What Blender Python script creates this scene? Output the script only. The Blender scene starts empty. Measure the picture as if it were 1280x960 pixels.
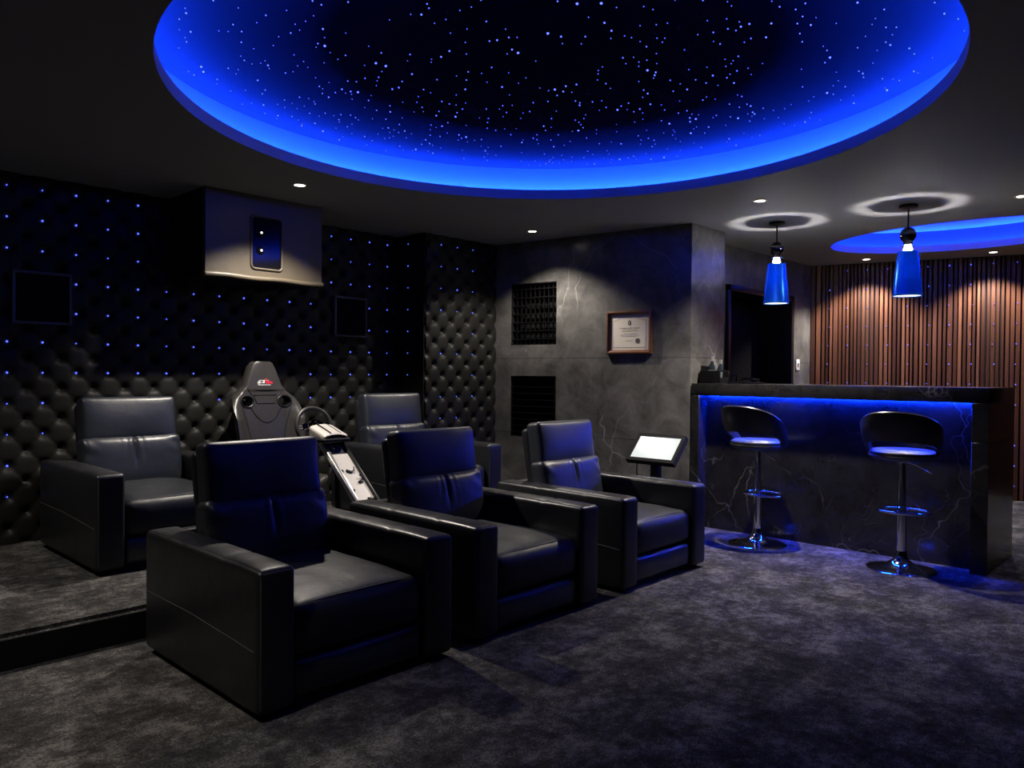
import bpy, bmesh, math, random
from mathutils import Vector, Matrix, noise
from mathutils.geometry import delaunay_2d_cdt
random.seed(7)
PI = math.pi
sc = bpy.context.scene
C = sc.collection
V = Vector

# ------------------------------------------------------------------ view
vs = sc.view_settings
sc.display_settings.display_device = 'sRGB'
vs.view_transform = 'Standard'; vs.look = 'None'
vs.exposure = 0.0; vs.gamma = 1.0; vs.use_curve_mapping = False

# ------------------------------------------------------------------ helpers
def link(o, parent=None):
    C.objects.link(o)
    if parent: o.parent = parent
    return o

def obj(name, bm, mat, parent=None, smooth=True, loc=None, normals=True):
    me = bpy.data.meshes.new(name)
    if normals: bmesh.ops.recalc_face_normals(bm, faces=bm.faces[:])
    bm.to_mesh(me); bm.free()
    if smooth:
        for p in me.polygons: p.use_smooth = True
        try: me.set_sharp_from_angle(angle=math.radians(38))
        except Exception: pass
    me.materials.append(mat)
    o = bpy.data.objects.new(name, me)
    if loc: o.location = loc
    return link(o, parent)

def thing(name, label, cat, loc=(0, 0, 0), rotz=0.0, group=None):
    o = bpy.data.objects.new(name, None); C.objects.link(o)
    o.empty_display_size = 0.1
    o.location = loc; o.rotation_euler = (0, 0, rotz)
    o['label'] = label; o['category'] = cat
    if group: o['group'] = group
    return o

def tag(o, label, cat, group=None, kind=None):
    o['label'] = label; o['category'] = cat
    if group: o['group'] = group
    if kind: o['kind'] = kind
    return o

def struct(o, label, cat='wall'):
    o['kind'] = 'structure'; o['label'] = label; o['category'] = cat
    return o

def kids(o): return [c for c in bpy.data.objects if c.parent == o]

def dup(root, loc, rotz=None, label=None, group=None):
    def cp(o, par):
        c = o.copy(); C.objects.link(c); c.parent = par
        for ch in kids(o): cp(ch, c)
        return c
    r = cp(root, None); r.location = loc
    if rotz is not None: r.rotation_euler = (0, 0, rotz)
    if label: r['label'] = label
    if group: r['group'] = group
    return r

def box(bm, lo, hi, M=None):
    r = bmesh.ops.create_cube(bm, size=1.0)
    lo, hi = V(lo), V(hi)
    for v in r['verts']:
        v.co = V(((lo[i] + hi[i]) / 2 + v.co[i] * (hi[i] - lo[i])) for i in range(3))
        if M: v.co = M @ v.co
    return r['verts']

def bbox(bm, lo, hi, b, seg=2, M=None):
    """bevelled box"""
    t = bmesh.new(); box(t, lo, hi)
    bmesh.ops.bevel(t, geom=t.edges[:], offset=b, segments=seg, profile=0.5, affect='EDGES')
    merge(bm, t, M)

def merge(bm, t, M=None):
    mp = {}
    for v in t.verts: mp[v] = bm.verts.new(M @ v.co if M else v.co)
    for f in t.faces:
        try: bm.faces.new([mp[v] for v in f.verts])
        except ValueError: pass
    t.free()

def rbox(bm, c, size, r, n=(6, 6, 6), f=None, M=None):
    """rounded box with inner subdivisions; f deforms (local unit coords, point)"""
    h = [s / 2 for s in size]; ax = []
    for i in range(3):
        a = h[i] - r; k = n[i]
        e = [h[i], h[i] - .12 * r, h[i] - .35 * r, h[i] - .65 * r]
        inner = [-a + 2 * a * j / k for j in range(k + 1)]
        ax.append([-x for x in e] + inner + e[::-1])
    N = [len(a) - 1 for a in ax]; vd = {}
    def vert(i, j, k):
        key = (i, j, k)
        if key in vd: return vd[key]
        p = V((ax[0][i], ax[1][j], ax[2][k]))
        q = V(max(-(h[t] - r), min(h[t] - r, p[t])) for t in range(3))
        d = p - q
        if d.length > 1e-9: p = q + d.normalized() * r
        u = V(p[t] / h[t] for t in range(3))
        if f: p = f(u, p)
        p = p + V(c)
        if M: p = M @ p
        vd[key] = bm.verts.new(p); return vd[key]
    def quad(a, b, c_, d): bm.faces.new((vert(*a), vert(*b), vert(*c_), vert(*d)))
    for i in range(N[0]):
        for j in range(N[1]):
            for k in (0, N[2]): quad((i, j, k), (i + 1, j, k), (i + 1, j + 1, k), (i, j + 1, k))
        for k in range(N[2]):
            for j in (0, N[1]): quad((i, j, k), (i + 1, j, k), (i + 1, j, k + 1), (i, j, k + 1))
    for j in range(N[1]):
        for k in range(N[2]):
            for i in (0, N[0]): quad((i, j, k), (i, j + 1, k), (i, j + 1, k + 1), (i, j, k + 1))

def tube(bm, pts, r, seg=8, closed=False, cap=True):
    pts = [V(p) for p in pts]; n = len(pts); rings = []
    up = None
    for i, p in enumerate(pts):
        if closed: t = pts[(i + 1) % n] - pts[i - 1]
        else: t = pts[min(i + 1, n - 1)] - pts[max(i - 1, 0)]
        t.normalize()
        if up is None:
            up = V((0, 0, 1)) if abs(t.z) < .9 else V((1, 0, 0))
        s = t.cross(up)
        if s.length < 1e-5: s = t.cross(V((0, 1, .1)))
        s.normalize(); up = s.cross(t).normalized()
        rr = r[i] if isinstance(r, (list, tuple)) else r
        rings.append([bm.verts.new(p + s * (math.cos(a) * rr) + up * (math.sin(a) * rr))
                      for a in (2 * PI * k / seg for k in range(seg))])
    m = n if closed else n - 1
    for i in range(m):
        a, b = rings[i], rings[(i + 1) % n]
        for k in range(seg):
            bm.faces.new((a[k], a[(k + 1) % seg], b[(k + 1) % seg], b[k]))
    if cap and not closed:
        bm.faces.new(rings[0]); bm.faces.new(rings[-1])

def lathe(bm, prof, c=(0, 0, 0), seg=32, closed=False, sx=1.0, sy=1.0):
    """revolve (r, z) profile around z"""
    rings = []
    for r, z in prof:
        if r < 1e-6: rings.append([bm.verts.new((c[0], c[1], c[2] + z))])
        else: rings.append([bm.verts.new((c[0] + sx * r * math.cos(2 * PI * k / seg), c[1] + sy * r * math.sin(2 * PI * k / seg), c[2] + z)) for k in range(seg)])
    pr = list(zip(rings, rings[1:])) + ([(rings[-1], rings[0])] if closed else [])
    for a, b in pr:
        for k in range(seg):
            k2 = (k + 1) % seg
            if len(a) == 1 and len(b) == 1: continue
            if len(a) == 1: bm.faces.new((a[0], b[k], b[k2]))
            elif len(b) == 1: bm.faces.new((a[k], a[k2], b[0]))
            else: bm.faces.new((a[k], a[k2], b[k2], b[k]))

def prism(bm, pts, z0, z1):
    """vertical prism over a 2-D polygon"""
    lo = [bm.verts.new((x, y, z0)) for x, y in pts]; hi = [bm.verts.new((x, y, z1)) for x, y in pts]
    bm.faces.new(lo[::-1]); bm.faces.new(hi)
    n = len(pts)
    for i in range(n): bm.faces.new((lo[i], lo[(i + 1) % n], hi[(i + 1) % n], hi[i]))

def frame_matrix(o, xdir, ydir=None, zdir=None):
    """local x,y,z axes -> world; columns given"""
    x = V(xdir).normalized(); z = V(zdir).normalized() if zdir else V((0, 0, 1))
    y = V(ydir).normalized() if ydir else z.cross(x).normalized()
    M = Matrix.Identity(4)
    for i in range(3): M[i][0], M[i][1], M[i][2], M[i][3] = x[i], y[i], z[i], o[i]
    return M

def new_bm(): return bmesh.new()

# ------------------------------------------------------------------ materials
def mat(name, col=(.5, .5, .5), rough=.5, metal=0.0, spec=.5, emit=None, es=0.0, sample=True, coat=0.0):
    m = bpy.data.materials.new(name); m.use_nodes = True
    b = m.node_tree.nodes['Principled BSDF']
    b.inputs['Base Color'].default_value = (*col, 1)
    b.inputs['Roughness'].default_value = rough
    b.inputs['Metallic'].default_value = metal
    b.inputs['Specular IOR Level'].default_value = spec
    b.inputs['Coat Weight'].default_value = coat
    if emit:
        b.inputs['Emission Color'].default_value = (*emit, 1); b.inputs['Emission Strength'].default_value = es
        if not sample: m.cycles.emission_sampling = 'NONE'
    return m

class NT:
    def __init__(s, m): s.m = m; s.t = m.node_tree; s.b = s.t.nodes['Principled BSDF']
    def n(s, typ, **kw):
        x = s.t.nodes.new(typ)
        for k, v in kw.items():
            if k in ('attr',): continue
            if k.startswith('i_'): x.inputs[int(k[2:])].default_value = v
            elif k.startswith('in_'): x.inputs[k[3:].replace('_', ' ')].default_value = v
            else: setattr(x, k, v)
        return x
    def l(s, a, b): s.t.links.new(a, b)
    def coord(s, scale=(1, 1, 1)):
        tc = s.n('ShaderNodeTexCoord'); mp = s.n('ShaderNodeMapping')
        mp.inputs['Scale'].default_value = scale
        s.l(tc.outputs['Object'], mp.inputs[0]); return mp.outputs[0]
    def noise(s, vec, scale, detail=4, rough=.55, dist=0.0):
        x = s.n('ShaderNodeTexNoise'); x.inputs['Scale'].default_value = scale; x.inputs['Detail'].default_value = detail
        x.inputs['Roughness'].default_value = rough; x.inputs['Distortion'].default_value = dist
        s.l(vec, x.inputs['Vector']); return x.outputs['Fac']
    def ramp(s, fac, stops, interp='LINEAR'):
        r = s.n('ShaderNodeValToRGB'); e = r.color_ramp; e.interpolation = interp
        while len(e.elements) < len(stops): e.elements.new(.5)
        for el, (p, c) in zip(e.elements, stops):
            el.position = p; el.color = (*c, 1) if len(c) == 3 else c
        s.l(fac, r.inputs[0]); return r.outputs['Color']
    def mix(s, fac, a, b, typ='MIX'):
        x = s.n('ShaderNodeMix'); x.data_type = 'RGBA'; x.blend_type = typ
        for sock, v in ((x.inputs[0], fac), (x.inputs[6], a), (x.inputs[7], b)):
            if isinstance(v, (int, float)): sock.default_value = v
            elif isinstance(v, tuple): sock.default_value = (*v, 1)
            else: s.l(v, sock)
        return x.outputs[2]
    def bump(s, h, dist=.002, strength=1.0):
        x = s.n('ShaderNodeBump'); x.inputs['Distance'].default_value = dist; x.inputs['Strength'].default_value = strength
        s.l(h, x.inputs['Height']); s.l(x.outputs[0], s.b.inputs['Normal'])
    def math(s, op, a, b=None):
        x = s.n('ShaderNodeMath'); x.operation = op
        for i, v in ((0, a), (1, b)):
            if v is None: continue
            if isinstance(v, (int, float)): x.inputs[i].default_value = v
            else: s.l(v, x.inputs[i])
        return x.outputs[0]
    def color(s, c): s.l(c, s.b.inputs['Base Color'])

def leather(name, col, rough, bd=.0006):
    m = mat(name, col, rough, spec=.5); t = NT(m); v = t.coord()
    a = t.noise(v, 220, 3); b = t.noise(v, 9, 3)
    t.l(t.ramp(t.noise(v, 5, 4), [(.3, (rough - .05,) * 3), (.7, (rough + .07,) * 3)]), t.b.inputs['Roughness'])
    h = t.math('ADD', t.math('MULTIPLY', a, .35), t.math('MULTIPLY', b, 5.0))
    t.bump(h, bd); return m

def carpet(name):
    m = mat(name, (.1, .1, .1), 1.0, spec=.1); t = NT(m); v = t.coord()
    big = t.noise(v, 4.5, 5, .68, .15); mid = t.noise(v, 22, 5, .72, .1); fine = t.noise(v, 110, 4, .75)
    s = t.math('ADD', t.math('MULTIPLY', big, .62), t.math('ADD', t.math('MULTIPLY', mid, .46), t.math('MULTIPLY', fine, .62)))
    t.color(t.ramp(s, [(.70, (.010, .0098, .0098)), (.85, (.052, .050, .049)), (1.0, (.22, .21, .195))]))
    t.bump(t.math('ADD', t.math('MULTIPLY', fine, 1.0), t.math('MULTIPLY', mid, 1.2)), .012, .9)
    t.b.inputs['Sheen Weight'].default_value = .05; t.b.inputs['Sheen Roughness'].default_value = .5
    return m

def marble(name, lo, hi, vein, vs_=1.0, rough=.28, vw=.012, cloud=2.2, strength=1.0):
    m = mat(name, hi, rough, spec=.5); t = NT(m); v = t.coord((1, 1, 1))
    wob = t.n('ShaderNodeTexNoise'); wob.inputs['Scale'].default_value = 1.7 * vs_; wob.inputs['Detail'].default_value = 3
    wob.inputs['Roughness'].default_value = .5
    t.l(v, wob.inputs['Vector'])
    add = t.n('ShaderNodeMixRGB'); add.blend_type = 'ADD'; add.inputs[0].default_value = .55
    t.l(v, add.inputs[1]); t.l(wob.outputs['Color'], add.inputs[2])
    st = t.n('ShaderNodeMapping'); st.inputs['Scale'].default_value = (1, 1, .55); st.inputs['Rotation'].default_value = (.35, .25, .5)
    t.l(add.outputs[0], st.inputs[0])
    vo = t.n('ShaderNodeTexVoronoi'); vo.feature = 'DISTANCE_TO_EDGE'; vo.inputs['Scale'].default_value = 1.25 * vs_
    t.l(st.outputs[0], vo.inputs['Vector'])
    v1 = t.ramp(vo.outputs['Distance'], [(0, (1, 1, 1)), (vw, (.35, .35, .35)), (vw * 3, (0, 0, 0))])
    v2o = t.n('ShaderNodeTexVoronoi'); v2o.feature = 'DISTANCE_TO_EDGE'; v2o.inputs['Scale'].default_value = 4.3 * vs_
    t.l(st.outputs[0], v2o.inputs['Vector'])
    v2 = t.ramp(v2o.outputs['Distance'], [(0, (.5, .5, .5)), (vw * 2.2, (0, 0, 0))])
    mask = t.ramp(t.noise(v, 1.1 * vs_, 3), [(.50, (0, 0, 0)), (.68, (1, 1, 1))])
    mask2 = t.ramp(t.noise(v, 2.6 * vs_, 3), [(.5, (0, 0, 0)), (.66, (1, 1, 1))])
    cl = t.noise(v, cloud, 8, .65, .5)
    base = t.ramp(cl, [(.3, lo), (.75, hi)])
    f = t.math('MULTIPLY', t.math('ADD', t.math('MULTIPLY', v1, mask), t.math('MULTIPLY', v2, mask2)), strength)
    f = t.math('MINIMUM', f, 1.0)
    t.color(t.mix(f, base, vein))
    return m

def wood_slats(name):
    m = mat(name, (.2, .1, .05), .42, spec=.4); t = NT(m); v = t.coord((14, 14, .55))
    g = t.n('ShaderNodeNewGeometry')
    grain = t.noise(v, 3.2, 6, .6, 1.2)
    shift = t.math('ADD', t.math('MULTIPLY', g.outputs['Random Per Island'], .62), t.math('MULTIPLY', grain, .45))
    t.color(t.ramp(shift, [(.15, (.035, .012, .006)), (.5, (.075, .028, .014)), (.75, (.125, .050, .026)), (.97, (.22, .10, .052))]))
    t.bump(grain, .001, .5); return m

M = {}
M['leather'] = leather('black_leather', (.013, .0135, .016), .36)
M['leather_blue'] = leather('blue_cast_leather', (.0145, .0185, .0270), .42); M['leather_blue'].node_tree.nodes['Principled BSDF'].inputs['Specular IOR Level'].default_value = .8  # black leather with the blue cove light tinted into its colour
M['leather3'] = leather('cushion_leather', (.014, .0165, .021), .45); M['leather3'].node_tree.nodes['Principled BSDF'].inputs['Specular IOR Level'].default_value = .38  # same leather, weaker blue light tint, less specular
M['tuft'] = leather('tufted_leather', (.0122, .0119, .0108), .52, .0004); M['tuft'].node_tree.nodes['Principled BSDF'].inputs['Specular IOR Level'].default_value = .25
M['boxleather'] = leather('housing_leather', (.07, .058, .038), .42)
M['dark2'] = mat('unlit_door_black', (.0025, .0025, .003), .7, spec=.1)
M['thread'] = mat('seam_thread', (.05, .05, .05), .6)
M['carpet'] = carpet('carpet_pile')
M['ceil'] = mat('ceiling_paint', (.26, .26, .27), .75, spec=.2)
M['cove'] = mat('cove_lip_paint', (.48, .48, .50), .6, spec=.3)
M['covegrey'] = mat('cove_grey_paint', (.095, .095, .10), .6, spec=.3)
M['starcloth'] = mat('black_star_cloth', (.012, .012, .0125), 1.0, spec=0.0)
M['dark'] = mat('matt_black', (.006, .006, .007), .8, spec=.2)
M['darkwall'] = mat('charcoal_paint', (.02, .02, .021), .8, spec=.2)
M['stone'] = marble('grey_stone', (.055, .0535, .051), (.175, .170, .161), (.5, .49, .47), 1.0, .26, .0028, 4.2, .5)
M['bmarble'] = marble('black_marble', (.008, .008, .0085), (.026, .025, .0245), (.5, .48, .45), 1.5, .21, .003, 5, .38)
M['grout'] = mat('joint', (.03, .03, .03), .8)
M['slat'] = wood_slats('walnut_slats')
M['black'] = mat('black_plastic', (.012, .012, .013), .38)
M['blackgloss'] = mat('black_gloss', (.004, .004, .005), .08, spec=.25)
M['blackmetal'] = mat('black_metal', (.015, .015, .016), .35, .6)
M['spkframe'] = mat('speaker_frame', (.09, .1, .115), .5)
M['spkcloth'] = mat('speaker_cloth', (.008, .008, .009), .9, spec=.1)
M['chrome'] = mat('chrome', (.75, .76, .78), .07, 1.0)
M['darkchrome'] = mat('dark_chrome', (.10, .10, .11), .1, 1.0)
M['silver'] = mat('silver_paint', (.72, .69, .64), .35, .25)
M['alu'] = mat('aluminium', (.7, .69, .67), .28, .9)
M['paper'] = mat('certificate_paper', (.72, .66, .56), .7)
M['ink'] = mat('dark_ink', (.09, .075, .06), .7)
M['inkl'] = mat('pale_ink', (.40, .36, .31), .7)
M['inkl2'] = mat('faded_ink', (.22, .19, .16), .7)
M['frame'] = mat('mahogany_frame', (.13, .055, .03), .25, coat=.4)
M['white'] = mat('white_mark', (.8, .8, .8), .5)
M['red'] = mat('red_mark', (.65, .03, .07), .5)
M['plastic'] = mat('white_switch', (.7, .7, .7), .4)
M['bottle'] = mat('dark_bottle_glass', (.01, .016, .022), .08)
M['foil'] = mat('silver_foil', (.7, .7, .7), .3, .8)
M['lamp'] = mat('lamp_lens', (1, 1, 1), .5, emit=(1, .88, .70), es=14, sample=False)
M['diffuser'] = mat('lamp_diffuser', (1, 1, 1), .5, emit=(1, .97, .92), es=2.2, sample=False)
M['glowglass'] = mat('glowing_glass', (1, 1, 1), .3, emit=(1, .95, .86), es=340)  # emission stands in for bulb light at the neck, raised to brighten ceiling
M['star'] = mat('star_light', (0, 0, 0), .5, emit=(.10, .14, 1), es=3.0, sample=False)
M['dot'] = mat('dot_light', (0, 0, 0), .5, emit=(.09, .13, 1), es=2.2, sample=False)
M['led'] = mat('blue_led', (0, 0, 0), .5, emit=(.005, .042, 1.0), es=2500)
M['led2'] = mat('blue_led_dim', (0, 0, 0), .5, emit=(.003, .028, 1.0), es=600)
M['barled'] = mat('blue_led_bar', (0, 0, 0), .5, emit=(.002, .028, 1.0), es=900)
M['screen'] = mat('screen_glow', (.02, .02, .02), .2, emit=(.86, .93, .92), es=.82)

def blue_shade():
    m = mat('blue_shade', (.015, .17, .70), .26, .85); t = NT(m)
    tr = t.n('ShaderNodeBsdfTranslucent'); tr.inputs[0].default_value = (.02, .22, .85, 1)
    mx = t.n('ShaderNodeMixShader'); mx.inputs[0].default_value = .14
    out = t.t.nodes['Material Output']
    t.l(t.b.outputs[0], mx.inputs[1]); t.l(tr.outputs[0], mx.inputs[2]); t.l(mx.outputs[0], out.inputs[0]); return m
M['shade'] = blue_shade()

# ------------------------------------------------------------------ camera
f_px = 950.0
yaw, pitch, roll = math.radians(43.5), math.radians(-.78), math.radians(.45)
F = V((math.cos(yaw) * math.cos(pitch), math.sin(yaw) * math.cos(pitch), math.sin(pitch)))
R = V((math.sin(yaw), -math.cos(yaw), 0)); U = R.cross(F)
R2 = R * math.cos(roll) + U * math.sin(roll); U2 = R2.cross(F)
cam = bpy.data.cameras.new('camera'); cam.sensor_width = 36; cam.lens = 36 * f_px / 1280; cam.clip_start = .05
co = bpy.data.objects.new('camera', cam); C.objects.link(co)
Mc = Matrix.Identity(4)
for i in range(3): Mc[i][0], Mc[i][1], Mc[i][2] = R2[i], U2[i], -F[i]
Mc[2][3] = 1.3
co.matrix_world = Mc
sc.camera = co

w = bpy.data.worlds.new('world'); sc.world = w; w.use_nodes = True
w.node_tree.nodes['Background'].inputs[0].default_value = (.002, .003, .006, 1)
w.node_tree.nodes['Background'].inputs[1].default_value = .3

# ------------------------------------------------------------------ room dimensions
CZ = 2.59                      # ceiling
PZ = .155                      # platform
WY = 5.84                      # back wall (button plane)
PJ = 5.44                      # projecting tufted panel
S0, S1 = V((5.446, 5.44)), V((5.733, 3.35))     # stone wall
L0 = V((8.905, 3.62)); LD = V((.559, -1.991)).normalized()   # slatted wall
ROOM = [(-1.2, -2.0), (-1.2, WY), (4.53, WY), (4.53, PJ), (5.446, PJ), (5.733, 3.35), (6.29, 3.34), (6.29, 3.66), (8.905, 3.62), tuple(L0 + LD * 5.84)]
COVE = (2.9, 2.5, 1.80)

def ring_pts(cx, cy, rx, ry, n): return [(cx + rx * math.cos(2 * PI * k / n), cy + ry * math.sin(2 * PI * k / n)) for k in range(n)]
COVE2 = (7.92, 1.8, .82, 1.18)

def flat_with_holes(bm, outer, holes, z, up=False):
    pts = [V(p) for p in outer]; edges = [(i, (i + 1) % len(outer)) for i in range(len(outer))]
    for h in holes:
        b = len(pts); pts += [V(p) for p in h]; edges += [(b + i, b + (i + 1) % len(h)) for i in range(len(h))]
    vo, eo, fo, *_ = delaunay_2d_cdt(pts, edges, [], 1, 1e-5)
    def inside(p, poly):
        c = False; j = len(poly) - 1
        for i in range(len(poly)):
            a, b = poly[i], poly[j]
            if (a[1] > p[1]) != (b[1] > p[1]) and p[0] < (b[0] - a[0]) * (p[1] - a[1]) / (b[1] - a[1]) + a[0]: c = not c
            j = i
        return c
    vv = [bm.verts.new((p.x, p.y, z)) for p in vo]
    for fc in fo:
        ctr = sum((vo[i] for i in fc), V((0, 0))) / len(fc)
        if inside(ctr, outer) and not any(inside(ctr, h) for h in holes): bm.faces.new([vv[i] for i in fc])

# floor
bm = new_bm(); prism(bm, [(-1.4, -2.2), (-1.4, 6.1), (9.5, 6.1), (10.9, -2.2)], -.1, 0)
struct(obj('floor', bm, M['carpet'], smooth=False), 'dark mottled grey carpet floor of the home cinema', 'floor')
# raised platform (carpeted)
bm = new_bm()
xr = S0.x + (S1.x - S0.x) * (PJ - 3.83) / (S0.y - S1.y)
prism(bm, [(-1.2, 3.83), (xr, 3.83), (5.446, PJ), (5.446, 5.55), (4.53, 5.55), (4.53, 5.9), (-1.2, 5.9)], 0, PZ)
bmesh.ops.bevel(bm, geom=[e for e in bm.edges if all(abs(v.co.y - 3.83) < 1e-4 and v.co.z > .1 for v in e.verts)], offset=.02, segments=3, affect='EDGES')
struct(obj('floor_platform', bm, M['carpet']), 'low carpeted step platform carrying the back row of armchairs', 'platform')

bm = new_bm(); box(bm, (-1.2, 3.822, 0), (xr, 3.83, PZ - .022))  # thin black sheet added over the front of the step
struct(obj('riser_face_1', bm, M['dark'], smooth=False), 'thin black face over the front of the carpeted step', 'riser_face')
# ceiling with two round openings
bm = new_bm()
hole1 = ring_pts(COVE[0], COVE[1], COVE[2], COVE[2], 128); hole2 = ring_pts(*COVE2, 96)
flat_with_holes(bm, ROOM, [hole1, hole2], CZ)
struct(obj('ceiling', bm, M['ceil'], smooth=False, normals=False), 'dark grey flat ceiling with two round blue-lit recesses', 'ceiling')

def cove(name, cx, cy, rx, ry, label, led, top_mat, ztop, deep=.2):
    """lip fascia, shelf, inner wall and lid of a lit recess"""
    bm = new_bm(); n = 128
    def ring(d, z): return [bm.verts.new((x, y, z)) for x, y in ring_pts(cx, cy, rx + d, ry + d, n)]
    rs = [ring(.012, CZ + .067), ring(.012, CZ + .018), ring(deep, CZ + .018), ring(deep, ztop)]
    for a, b in zip(rs, rs[1:]):
        for k in range(n): bm.faces.new((a[k], a[(k + 1) % n], b[(k + 1) % n], b[k]))
    root = obj(name, bm, M['covegrey'], normals=False); struct(root, label, 'ceiling')
    bm = new_bm(); q = [ring(0, CZ), ring(0, CZ + .067), ring(.012, CZ + .0675)]
    for a, b in zip(q, q[1:]):
        for k in range(n): bm.faces.new((a[k], a[(k + 1) % n], b[(k + 1) % n], b[k]))
    obj('lip', bm, M['cove'], root, normals=False)
    bm = new_bm(); r0 = [bm.verts.new((x, y, CZ + .024)) for x, y in ring_pts(cx, cy, rx + deep - .05, ry + deep - .05, n)]
    r1 = [bm.verts.new((x, y, CZ + .024)) for x, y in ring_pts(cx, cy, rx + deep - .03, ry + deep - .03, n)]
    r2 = [bm.verts.new((x, y, CZ + .018)) for x, y in ring_pts(cx, cy, rx + deep - .03, ry + deep - .03, n)]
    r3 = [bm.verts.new((x, y, CZ + .018)) for x, y in ring_pts(cx, cy, rx + deep - .05, ry + deep - .05, n)]
    for a, b in ((r0, r1), (r1, r2)):
        for k in range(n): bm.faces.new((a[k], a[(k + 1) % n], b[(k + 1) % n], b[k]))
    obj('led_strip', bm, led, root)
    bm = new_bm(); prism(bm, ring_pts(cx, cy, rx + deep + .02, ry + deep + .02, n), ztop, ztop + .03)
    obj('lid', bm, top_mat, root, smooth=False)
    return root
cove('ceiling_cove', *COVE[:2], COVE[2], COVE[2], 'large round ceiling recess glowing blue around a black starry panel', M['led'], M['starcloth'], 2.865)
cove('ceiling_cove', *COVE2, 'smaller oval blue-lit ceiling recess over the bar end by the timber wall', M['led2'], M['cove'], 2.83, .16)

# stars in the ceiling panel: the ones showing largest are objects, the rest one mass
def star_mesh(r):
    bm = new_bm(); bmesh.ops.create_icosphere(bm, subdivisions=1, radius=r)
    me = bpy.data.meshes.new('ceiling_star'); bm.to_mesh(me); bm.free(); me.materials.append(M['star']); return me
SM = [star_mesh(r) for r in (.0025, .0034, .0045, .0062)]
stars = []
rs = random.Random(11)
while len(stars) < 860:
    a, r = rs.uniform(0, 2 * PI), 1.9 * math.sqrt(rs.random())
    p = (COVE[0] + r * math.cos(a), COVE[1] + r * math.sin(a), 2.863)
    if all((p[0] - q[0]) ** 2 + (p[1] - q[1]) ** 2 > .035 ** 2 for q, _ in stars):
        stars.append((p, rs.choices((0, 1, 2, 3), (50, 32, 14, 4))[0]))
def in_view(p):
    d = V(p) - V((0, 0, 1.3)); w_ = d.dot(F)
    if w_ <= 0: return None
    return 640 + f_px * d.dot(R2) / w_, 480 - f_px * d.dot(U2) / w_, w_
vis = []; rest = []
for p, k in stars:
    q = in_view(p)
    if q and -5 < q[0] < 1285 and q[1] > -5: vis.append(((.0025, .0034, .0045, .0062)[k] / q[2], p, k))
    else: rest.append((p, k))
vis.sort(reverse=True)
for _, p, k in vis[:290]:
    o = bpy.data.objects.new('ceiling_star', SM[k]); o.location = p; C.objects.link(o)
    tag(o, 'tiny blue fibre-optic star light in the round black ceiling panel', 'star light', 'star lights in the round ceiling panel')
bm = new_bm()
for p, k in [(p, k) for _, p, k in vis[290:]] + rest:
    bmesh.ops.create_icosphere(bm, subdivisions=1, radius=(.0025, .0034, .0045, .0062)[k], matrix=Matrix.Translation(p))
tag(obj('ceiling_star_field', bm, M['star'], smooth=False), 'fainter blue pinprick lights scattered over the round black ceiling panel', 'star lights', kind='stuff')

# ------------------------------------------------------------------ walls
def wall_box(name, p, q, z0, z1, th, m, label, side=1):
    p, q = V(p), V(q); d = (q - p).normalized(); nrm = V((-d.y, d.x)) * side * th
    bm = new_bm(); prism(bm, [tuple(p), tuple(q), tuple(q + nrm), tuple(p + nrm)], z0, z1)
    return struct(obj(name, bm, m, smooth=False), label)

LX, LZ = .2055, .2045; LX0, LZ0 = 1.335, 2.508
def tuft_h(x, z, x0):
    u = (x - x0) / LX; v = (z - LZ0) / LZ
    p, q = u + v, u - v
    a, b = abs(math.sin(PI * p)), abs(math.sin(PI * q)); c = abs(math.cos(PI * p) * math.cos(PI * q))
    # distance to the nearest button of the staggered lattice
    du, dv_ = u - round(u), v - round(v); eu, ev = u - .5 - round(u - .5), v - .5 - round(v - .5)
    d2 = min(du * du + dv_ * dv_, eu * eu + ev * ev)
    hole = math.exp(-d2 / .021)
    pl = min(1, (a * b) ** .5)
    return .046 * (.26 * pl ** .55 + .74) * (1 - hole) ** .75

def tufted(name, xa, xb, yb, x0, label, th):
    bm = new_bm(); st = LX / 18
    nx = max(2, round((xb - xa) / st)); nz = round((CZ - .1) / (LZ / 18)); rows = []
    for k in range(nz + 1):
        z = .1 + (CZ - .1) * k / nz
        rows.append([bm.verts.new((xa + (xb - xa) * i / nx, yb - tuft_h(xa + (xb - xa) * i / nx, z, x0), z)) for i in range(nx + 1)])
    for k in range(nz):
        for i in range(nx): bm.faces.new((rows[k][i], rows[k][i + 1], rows[k + 1][i + 1], rows[k + 1][i]))
    box(bm, (xa, yb + .004, 0), (xb, yb + th, CZ))
    o = obj(name, bm, M['tuft'], normals=False)
    return struct(o, label)
tufted('wall_back', -1.2, 4.53, WY, LX0, 'long black diamond-tufted wall dotted with blue lights behind the back row', .14)
tufted('wall_back_projection', 4.532, 5.446, PJ, 4.742, 'projecting black button-tufted panel between the dark corner and the grey stone wall', .6)
bm = new_bm(); box(bm, (4.514, PJ - .03, .1), (4.532, WY, CZ))  # side is dark only for lack of light; shade put into flat black
struct(obj('wall_back_return', bm, M['dark'], smooth=False), 'side of the projecting tufted panel, coloured flat black for its shade')

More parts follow.
